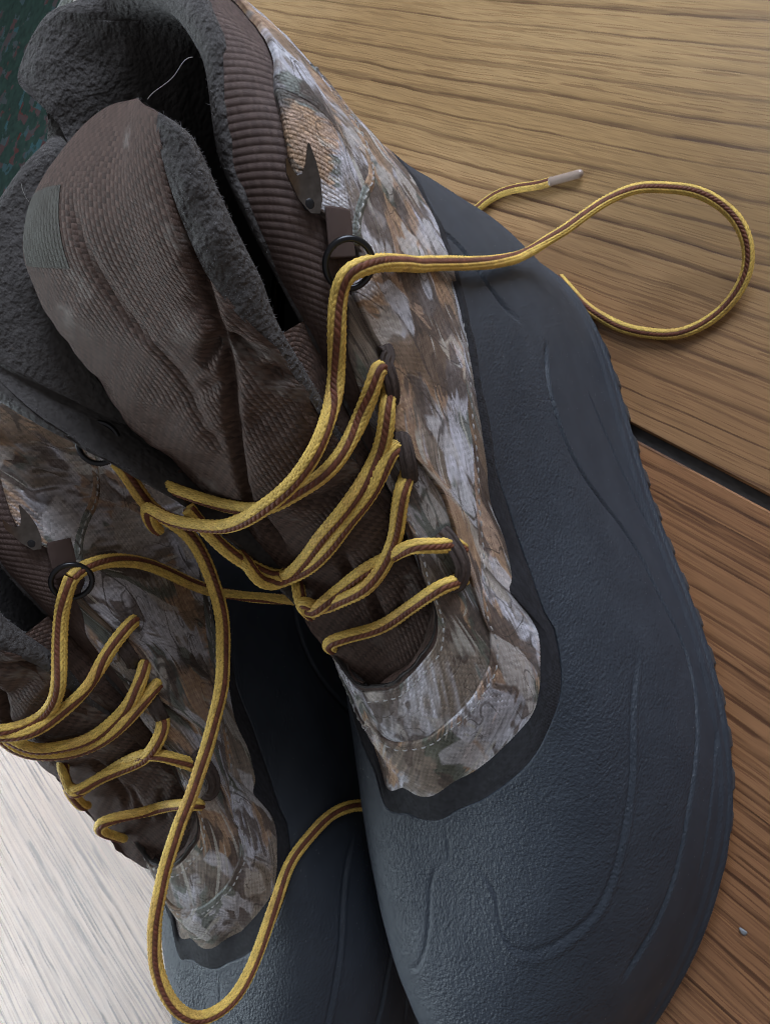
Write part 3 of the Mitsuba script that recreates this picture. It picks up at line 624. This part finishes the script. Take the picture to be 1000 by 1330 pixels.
    V, F, uv = strip(last, lambda k: .62 + 0 * k, OPEN, full(501), 50, -.08, .02, rim=(False, False), wob=.10)
    R('ribbed_facing', (V, F), 'brown_rib', uv=uv)

    # --- fleece: rolled over the opening's edge and down inside
    kk = full(401)
    op = OPEN(kk)
    P1, N1 = last.ev(kk, op), last.nrm(kk, op)
    U1 = P1 - last.ev(kk, op - .03)
    U1 /= np.linalg.norm(U1, axis=1, keepdims=True)
    dist = np.minimum(np.abs(kk - 8), 8)
    w = np.clip((4.1 - dist) / 1.3, 0, 1)[:, None]
    w = w * w * (3 - 2 * w)
    rows = [P1 - N1 * .10 - U1 * .1]
    for d, e in ((.05, .16), (.22, .40), (.48, .52), (.78, .46), (1.0, .22), (1.08, -.1)):
        rows.append(P1 - N1 * (d * (.12 + .88 * w)) + U1 * e * (.02 + .98 * w))
    for t, d in ((.965, 1.12), (.93, 1.12), (.88, 1.1), (.80, 1.0), (.72, .9), (.64, .8)):
        tt = np.minimum(op - (1 - t), .62 + (t - .6) * .95)
        rows.append(last.ev(kk, tt) - last.nrm(kk, tt) * (d * (.45 + .55 * w)))
    rows = CubicSpline(np.arange(len(rows)), np.stack(rows))(np.linspace(0, len(rows) - 1, 72))
    V = rows.reshape(-1, 3)
    V = V + (meshkit.fbm(V * 1.1, 3, seed=seed + 3)[:, None] - .5) * .24 * np.array([1, 1, .7])
    F = grid_faces(72, 401)
    R('fleece_lining', (V, F), 'fleece')
    # footbed, closing the inside
    kk2 = full(161)
    ring = last.ev(kk2, np.full_like(kk2, .60)) - last.nrm(kk2, np.full_like(kk2, .60)) * .6
    c = ring.mean(0) - np.array([0, 0, 2.5])
    R('footbed', (np.vstack([ring, c + (ring - c) * .5, np.repeat(c[None], 161, 0)]), grid_faces(3, 161)), 'fleece')
    hair = V.reshape(72, 401, 3)[:35]
    sel = (kk > 3.8) & (kk < 12.2)
    hv = hair[:, sel].reshape(-1, 3)
    R('fleece_nap', fibres(hv, grid_faces(35, sel.sum())[:, ::-1], 16000, .10, .005, seed + 11, .7), 'fibre', smooth=False)

    # --- tongue: padded brown front with sewn creases, fleece back and rolled top
    edge = lambda r: 3.54 + .58 * np.clip((r - 2.6) / 1.6, 0, 1) ** 1.5 + .3 * np.clip(.6 - r, 0, 1)       # where the woolly lining meets the cloth
    r = np.linspace(-.14, 9, 320)
    Ka, Kr = np.meshgrid(np.linspace(0, 1, 200), r)
    Ka = -.35 + (edge(Kr) + .35) * Ka
    P0 = tongue_surface(Ka, Kr, lean)
    g = P0.reshape(320, 200, 3)
    N = np.cross(np.gradient(g, axis=0), np.gradient(g, axis=1)).reshape(-1, 3)
    N /= np.linalg.norm(N, axis=1, keepdims=True)
    N *= np.sign((N * np.array([.7, 0, .5])).sum())
    low = np.clip((Kr.ravel() - 4.5) / 2, 0, 1)
    V = P0 + N * ((.10 + .34 * low) * (meshkit.fbm(P0 * np.array([.55, .55, .8]), 3, seed=2 + seed) - .5))[:, None]
    lean_p = lambda q: q + lean * np.clip(q[:, :1] / 8, 0, 1) ** 2 * np.clip(1 - (q[:, :1] - 8) / 7, .25, 1) * np.array([-.3, 1., -.3])
    mid = np.exp(-((Kr.ravel() - 4.6) / 1.5) ** 2)
    V = V + N * (.42 * mid * (meshkit.fbm(P0 * np.array([.9, .6, 1.3]), 2, seed=31 + seed) - .45))[:, None]
    V = carve(V, N, [(lean_p(np.array(p)), d * 2.1, wd) for p, d, wd in CREASES])
    R('tongue', (V, grid_faces(320, 200)), 'brown_mesh', uv=arc_uv(P0, (320, 200)))
    pr, pa = np.meshgrid(np.linspace(1.35, 2.75, 40), np.linspace(.2, 1.05, 40), indexing='ij')
    pv_ = tongue_surface(pa, pr, lean)
    pn = np.cross(np.gradient(pv_.reshape(40, 40, 3), axis=0), np.gradient(pv_.reshape(40, 40, 3), axis=1)).reshape(-1, 3)
    pn /= np.linalg.norm(pn, axis=1, keepdims=True); pn *= np.sign(pn @ np.array([.6, 0, .8]))[:, None]
    pv_ = pv_ + pn * (.02 + .10 * (meshkit.fbm(pv_ * np.array([.55, .55, .8]), 3, seed=2 + seed) - .5))[:, None]
    labels[R('tongue__label', (pv_, grid_faces(40, 40)), 'faded_label', uv=arc_uv(pv_, (40, 40)))] = {'label': 'faded square label on the tongue'}
    r = np.linspace(-1, 9, 200)
    Ka, Kr = np.meshgrid(np.linspace(0, 1, 160), r)
    Ka = edge(Kr) - .06 + (9.78 - edge(Kr)) * Ka
    V1 = tongue_surface(Ka, Kr, lean)
    a2 = np.linspace(-.4, 4.2, 120); r2 = np.linspace(-1, -.10, 40)
    A2, R2 = np.meshgrid(a2, r2)
    V2 = tongue_surface(A2, R2, lean)
    V1 = V1 + (meshkit.fbm(V1 * 1.3, 3, seed=9)[:, None] - .5) * .15
    m = join([(V1, grid_faces(200, 160)), (V2, grid_faces(40, 120))])
    R('tongue__fleece_back', m, 'fleece')
    R('tongue__nap', fibres(m[0], m[1], 9000, .10, .005, seed + 21, .8, out=np.sign(((trimesh.Trimesh(*m, process=False).face_normals) * (trimesh.Trimesh(*m, process=False).triangles_center - m[0].mean(0))).sum())), 'fibre', smooth=False)

    for side in (0, 1):
        V, F, shp = gusset(last, OPEN, lean, side)
        V = V + (meshkit.fbm(V * 1.2, 3, seed=seed + side)[:, None] - .5) * np.array([.3, 0, .4])
        R('gusset', (V, F), 'brown_mesh', uv=arc_uv(V, shp))

    # --- lace hardware and sewn details on both sides
    for side in (0, 1):
        S = (lambda kt: [(16 - k, t) for k, t in kt]) if side else (lambda kt: kt)
        for kt, wd in (([(5.12, .838), (5.02, .848), (4.9, .862), (4.76, .862), (4.66, .868)], .50), ([(4.42, .872), (4.3, .885), (4.12, .897), (3.96, .905), (3.86, .91)], .50),
                       ([(3.60, .848), (3.52, .830), (3.36, .816), (3.2, .822), (3.04, .848)], .55)):
            pts, n = kt_path(last, S(kt), 0.)
            x = np.linspace(0, 1, len(pts))
            pts = pts + n * (.04 + .30 * np.sin(np.pi * np.clip(x, 0, 1)) ** .7)[:, None]
            v, f = tube(pts, n, wd, .20, 20)
            uvv = np.c_[np.tile(np.arange(20) / 20 * 1.6, len(pts)), np.repeat(x * 2, 20)]
            uvv = np.vstack([uvv, [[0, 0], [0, 0]]])
            R('lace_loop', (v, f), 'webbing', uv=uvv)
        # ring
        if side:
            q0, q1 = np.array(LACES[0][2][0][:3]), np.array(LACES[0][2][1][:3])
            p = q0 + (q0 - q1) / np.linalg.norm(q0 - q1) * .30 + np.array([-.15, .0, .30])
            axis = np.array([.35, .55, .75]) / np.linalg.norm([.35, .55, .75])
        else:
            p, n = last.at(5.42, .882, .38)[0], last.nrm(5.42, .882)[0]
            axis = n + np.array([.5, -.1, .25]); axis /= np.linalg.norm(axis)
        tor = trimesh.creation.torus(.60, .085, 48, 16)
        tor.apply_transform(trimesh.geometry.align_vectors([0, 0, 1], axis)); tor.apply_translation(p)
        R('lace_ring', tor, 'dark_metal')
        tab, tn = kt_path(last, S([(5.75, .872), (5.6, .876), (5.46, .88)]), .12)
        R('ring_tab', tube(tab, tn, .8, .14, 16), 'brown_rib', uv=np.zeros((len(tab) * 16 + 2, 2)))
        # open hook: a bent blade with two horns
        k, t = S([(5.66, .915)])[0]
        p, n = last.at(k, t, .12)[0], last.nrm(k, t)[0]
        up = last.ev(k + (.25 if not side else -.25), t + .012)[0] - last.ev(k, t)[0]
        up -= n * (up @ n); up /= np.linalg.norm(up)
        rt = np.cross(up, n)
        if side: rt = -rt
        prof = np.array([(-.05, -.30), (.22, -.38), (.42, -.05), (.52, .45), (.50, .95), (.40, 1.42), (.22, .98), (.02, .72), (-.20, .72), (-.38, .98), (-.44, 1.20), (-.52, .86), (-.40, .50), (-.30, .15)])
        from shapely.geometry import Polygon
        pl = trimesh.creation.extrude_polygon(Polygon(prof).buffer(.03), .07, engine='earcut').subdivide().subdivide()
        pl.vertices *= [.72, .8, 1]
        x, y, z = pl.vertices.T
        bend = .34 * np.clip(y - .05, 0, 2) ** 1.35 + .5 * x * x
        pl.vertices = p + np.outer(x, rt) + np.outer(y, up) + np.outer(z + bend, n)
        R('lace_hook', pl, 'hook_metal', smooth=35)
        rv = trimesh.creation.icosphere(3, .17); rv.apply_scale([1, 1, .45])
        rv.apply_transform(trimesh.geometry.align_vectors([0, 0, 1], n)); rv.apply_translation(p + n * .02 - up * .05)
        R('hook_rivet', rv, 'dark_metal')
    st = []
    for kts, h, wb in (([(k, TOP(k) - .020) for k in np.linspace(-3.2, 4.6, 60)], .0, .18),
                   ([(k, SEAM(k) - .017) for k in np.linspace(-3.6, 6.2, 60)], .10, .16),
                   ([(k, UPPER(k) - .018) for k in np.linspace(3.3, 5.2, 20)], .12, .22), ([(k, UPPER(k) - .014) for k in np.linspace(5.75, 10.2, 40)], .12, .22),
                   ([(k, t) for k, t in CURVE['S4']], .22, .22), ([(k + .06, t - .022) for k, t in CURVE['S4']], .12, .22)):
        p, n = kt_path(last, [(float(k), float(t)) for k, t in kts], h, wob=wb)
        st += stitches(p, n)
    key = R('stitching', join(st), 'thread', smooth=True)
    labels[key] = {'kind': 'stuff'}
    pts, n = kt_path(last, CURVE['S4'], .13, wob=.22)
    R('quarter_seam', tube(pts, n, .34, .16, 12), 'camo_cloth', uv=np.c_[np.tile(np.arange(12) * .05, len(pts)), np.repeat(np.arange(len(pts)) * .05, 12)].tolist() + [[0, 0], [0, 0]])
    # pull loop at the back of the opening
    x = np.linspace(0, np.pi, 40)
    pts = np.c_[-4.3 - .95 * np.sin(x), -2.9 - .75 * np.sin(x), 20.9 + .9 * np.cos(x) + .9 * np.sin(x)]
    v, f = tube(pts, np.tile([[-1., 0, .3]], (40, 1)), .16, .12, 4)
    band = []
    for s in np.linspace(-.9, .9, 12):
        band.append(pts + np.array([s * .55, s * -.7, 0]))
    R('pull_loop', (np.vstack(band), grid_faces(12, 40)), 'camo_cloth', uv=arc_uv(np.vstack(band), (12, 40)))
    labels[R('pull_loop__stitching', join(stitches(pts + np.array([-.40, .45, .03]), np.tile([[-1., 0, .6]], (40, 1)))), 'thread')] = {'kind': 'stuff'}
    return last


CT_A = CT
# the other foot: narrower on the side in view, its throat set over to that side
LEAN = 1.0
CT_B = CT.copy()
w = np.clip((7 - np.arange(9)) / 6., 0, 1)[:, None] * .16
CT_B[..., 1] = np.where(CT[..., 1] > 0, CT[..., 1] * (1 - w), CT[..., 1])
w = np.array([0, 0, 0, .1, .25, .45, .7, .95, 1.])[:, None] * np.clip(CT[..., 0] / 9, 0, 1) * LEAN
CT_B += w[..., None] * np.array([-.3, 1., -.3])
MA, MB = boot_matrix(0, 0), boot_matrix(6.69, -12.07)
build_boot('boot', CT_A, MA, 1, 0.)
build_boot('boot_001', CT_B, MB, 4, LEAN)
tag('boot', 'brown and camouflage lace-up boot in the middle, its padded tongue wholly in view', 'boot', 'pair of boots on the table')
tag('boot_001', 'second boot cut off by the left edge, in the shade of the first', 'boot', 'pair of boots on the table')


# ------------------------------------------------------------------ laces: braided cords, yellow with a brown stripe
def braid(pts, ups, phase):
    n, step = 48, .034
    p, u = dense(pts, step, ups)
    kink = np.arange(len(p))[:, None] * step * np.array([[.8, .8, .8]]) + np.array([[phase, 11., 23.]])
    p = p + .07 * (np.stack([meshkit.noise(kink[:, [0, 1, 2]] * np.array([1., 0, 0]) + np.array([0, 3 * c, phase]), 8) for c in range(3)], 1) - .5) * np.array([1, 1, .6])
    tan = np.gradient(p, axis=0); tan /= np.linalg.norm(tan, axis=1, keepdims=True)
    u = u - tan * (u * tan).sum(1, keepdims=True); u /= np.linalg.norm(u, axis=1, keepdims=True)
    side = np.cross(tan, u)
    l = np.arange(len(p)) * step
    tw = .8 * (meshkit.noise(np.c_[l * .25, l * 0 + phase, l * 0], 3) - .5)
    a = (np.arange(n) / n * 2 * np.pi)
    col = (a + .2 * np.sin(2 * a)) / (2 * np.pi) * 12 + .5                        # twelve plaited columns
    ci = np.floor(col).astype(int) % 12
    fx = (col % 1) - .5
    ll = l[:, None] / .19 + .5 * (ci % 2)[None] + .9 * np.where(ci % 2 == 0, 1, -1)[None] * fx[None]
    fl = ll % 1 - .5
    bump = np.sqrt(np.maximum(0, 1 - (fx[None] * 1.85) ** 2)) * np.sqrt(np.maximum(0, 1 - (fl * 1.9) ** 2))
    rad = .76 + .30 * bump
    aa = a[None] + tw[:, None]
    wob = 1 + .05 * (meshkit.noise(np.c_[l * 1.5, l * 0 + 7 + phase, l * 0], 5) - .5)
    V = p[:, None] + side[:, None] * (np.cos(aa) * rad * .232 * wob[:, None])[..., None] + u[:, None] * (np.sin(aa) * rad * .185)[..., None]
    brown = np.isin(ci, [3, 9])
    rnd = meshkit.noise(np.stack([np.floor(ll), np.broadcast_to(ci, ll.shape), ll * 0], -1) * 3.7, 9)
    yel, brn = np.array([.64, .435, .10]), np.array([.13, .040, .018])
    C = np.where(brown[None, :, None], brn, yel) * (.72 + .5 * rnd)[..., None]
    core = np.clip(1.25 - bump * 2.0, 0, 1)[..., None]       # the dark core thread shows between the plaits
    C = C * (1 - core) + np.array([.070, .034, .014]) * core
    C = C * (1 - .25 * (meshkit.fbm(p * .9, 3, seed=4) > .56)[:, None, None] * np.array([.4, .6, .4]))
    V = V.reshape(-1, 3); C = C.reshape(-1, 3)
    F = grid_faces(len(p), n, True); F = np.vstack([F[:, [0, 1, 2]], F[:, [0, 2, 3]]])
    m = len(V)
    V = np.vstack([V, p[:1], p[-1:]]); C = np.vstack([C, C[:1], C[-1:]])
    i = np.arange(n); j = (i + 1) % n; e = (len(p) - 1) * n
    return V, np.vstack([F, np.c_[np.full(n, m), j, i], np.c_[np.full(n, m + 1), i + e, j + e]]), C


def shoelace(root, strands, M):
    V, F, C, n = [], [], [], 0
    for q, s in enumerate(strands):
        s = np.array(s)
        v, f, c = braid(s[:, :3], s[:, 3:], q)
        V.append(v); F.append(f + n); C.append(c); n += len(v)
    return obj(root + '__cord', (np.vstack(V), np.vstack(F)), 'lace_cord', color=np.vstack(C), to_world=M)


shoelace('shoelace', LACES[0], MA)
end = np.array(LACES[0][1])[-1, :3]
tip = end + np.array(AGLET)
pts = np.linspace(end - (tip - end) * .06, tip, 24)
wr = .46 * np.array([1, 1.02] + [.93] * 19 + [.90, .8, .45])
obj('shoelace__aglet', tube(pts, np.tile([[0, 0, 1.]], (24, 1)), wr, wr * .85, 20), 'aglet_plastic', to_world=MA)
tag('shoelace', 'yellow and brown braided lace looping out over the table and down across the other boot', 'shoelace', 'laces of the boots')
shoelace('shoelace_001', LACES[1], MB)
tag('shoelace_001', 'yellow and brown braided lace threaded through the boot at the left edge', 'shoelace', 'laces of the boots')


# ------------------------------------------------------------------ the table, its leaf joint, the carpet below, the window
def slab(x0, x1, y0, y1, z0, z1, b=.08):
    from shapely.geometry import box
    m = trimesh.creation.box([x1 - x0, y1 - y0, z1 - z0 - b])
    m.apply_translation([(x0 + x1) / 2, (y0 + y1) / 2, (z0 + z1 - b) / 2])
    v = [(x0, y0, z1 - b), (x1, y0, z1 - b), (x1, y1, z1 - b), (x0, y1, z1 - b), (x0 + b, y0 + b, z1), (x1 - b, y0 + b, z1), (x1 - b, y1 - b, z1), (x0 + b, y1 - b, z1)]
    f = [(0, 1, 5, 4), (1, 2, 6, 5), (2, 3, 7, 6), (3, 0, 4, 7), (4, 5, 6, 7)]
    sides = [(x0, y0, z0), (x1, y0, z0), (x1, y1, z0), (x0, y1, z0)]
    v = v + sides
    f += [(8, 9, 1, 0), (9, 10, 2, 1), (10, 11, 3, 2), (11, 8, 0, 3), (11, 10, 9, 8)]
    return np.array(v, float), np.array(f)


X0, X1 = -62., 70.
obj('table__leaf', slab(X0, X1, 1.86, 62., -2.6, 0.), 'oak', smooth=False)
obj('table__leaf', slab(X0, X1, -95., 1.35, -2.6, 0.), 'oak', smooth=False)
obj('table__joint_strip', slab(X0, X1, 1.30, 1.9, -2.4, -.40, .05), 'seam_rubber', smooth=False)
for x in (X0 + 8, X1 - 8):
    for y in (-86, 53):
        obj('table__leg', slab(x - 3.5, x + 3.5, y - 3.5, y + 3.5, -74, -2.6), 'oak', smooth=False)
tag('table', 'glossy oak table top with a dark joint between its leaves, under both boots', 'table')
# bits lying about: a grey chip on the wood, a few light hairs caught on the boot
chip = trimesh.creation.icosphere(2, .2); chip.apply_scale([.9, .5, .3])
chip.vertices += (meshkit.noise(chip.vertices * 9, 3)[:, None] - .5) * .12
chip.apply_translation(CHIP); chip.apply_translation([0, 0, .05])
obj('wood_chip', chip, 'chip', smooth=25)
tag('wood_chip', 'tiny grey chip lying on the oak beside the toe of the boot', 'chip')
for pts in HAIRS:
    p = dense(np.array(pts), .05)[0]
    obj('boot__loose_hair', tube(p, np.tile([[.5, 0, .8]], (len(p), 1)), .014, .014, 5), 'lint', to_world=MA)
obj('floor', (np.array([(-400, -400, -75.), (400, -400, -75), (400, 400, -75), (-400, 400, -75)]), np.array([(0, 1, 2, 3)])), 'carpet_pile', smooth=False)
tag('floor', 'dark green patterned carpet below the table', kind='structure')

def window(key, wc, toward, half_w, half_h, light):
    wd = np.array([toward[0], toward[1], 0]) / np.hypot(*toward[:2])
    wr = np.array([-wd[1], wd[0], 0])
    for s in (-1, 1):
        m = np.eye(4)
        m[:3, 0], m[:3, 1] = wr * (half_w / 2 - .015), [0, 0, half_h]
        m[:3, 2] = np.cross(wr, [0, 0, 1.])
        m[:3, 3] = wc + wr * s * half_w / 2
        if m[:3, 2] @ wd < 0:
            m[:3, 0] *= -1; m[:3, 2] *= -1
        k = key + ('__pane' if s < 0 else '__pane_001')
        scene[k] = {'type': 'rectangle', 'to_world': T(m.tolist()), 'emitter': {'type': 'area', 'radiance': {'type': 'rgb', 'value': light}}, 'bsdf': {'type': 'ref', 'id': 'white_paint'}}
    w, h = half_w, half_h
    for s, hw, zc, hz in ((-w - .035, .035, 0, h + .07), (w + .035, .035, 0, h + .07), (0, .015, 0, h), (0, w, h + .035, .035), (0, w, -h - .035, .035)):
        b = trimesh.creation.box([hw * 200, 6, hz * 200])
        mm = np.eye(4); mm[:3, 0], mm[:3, 1] = wr, wd; mm[:3, 3] = (wc + wr * s + np.array([0, 0, zc]) - wd * .02) * 100
        b.apply_transform(mm)
        obj(key + '__frame', b, 'white_paint', smooth=False)


window('window', np.array([-1.15, -1.32, .98]), (.66, .75), .70, .62, WINDOW_LIGHT)
window('window_001', np.array([-.40, 1.75, 1.22]), (.22, -.97), .62, .60, WINDOW_LIGHT_2)
tag('window_001', 'second white framed window behind the boots', kind='structure')
tag('window', 'white framed window beside the table', kind='structure')
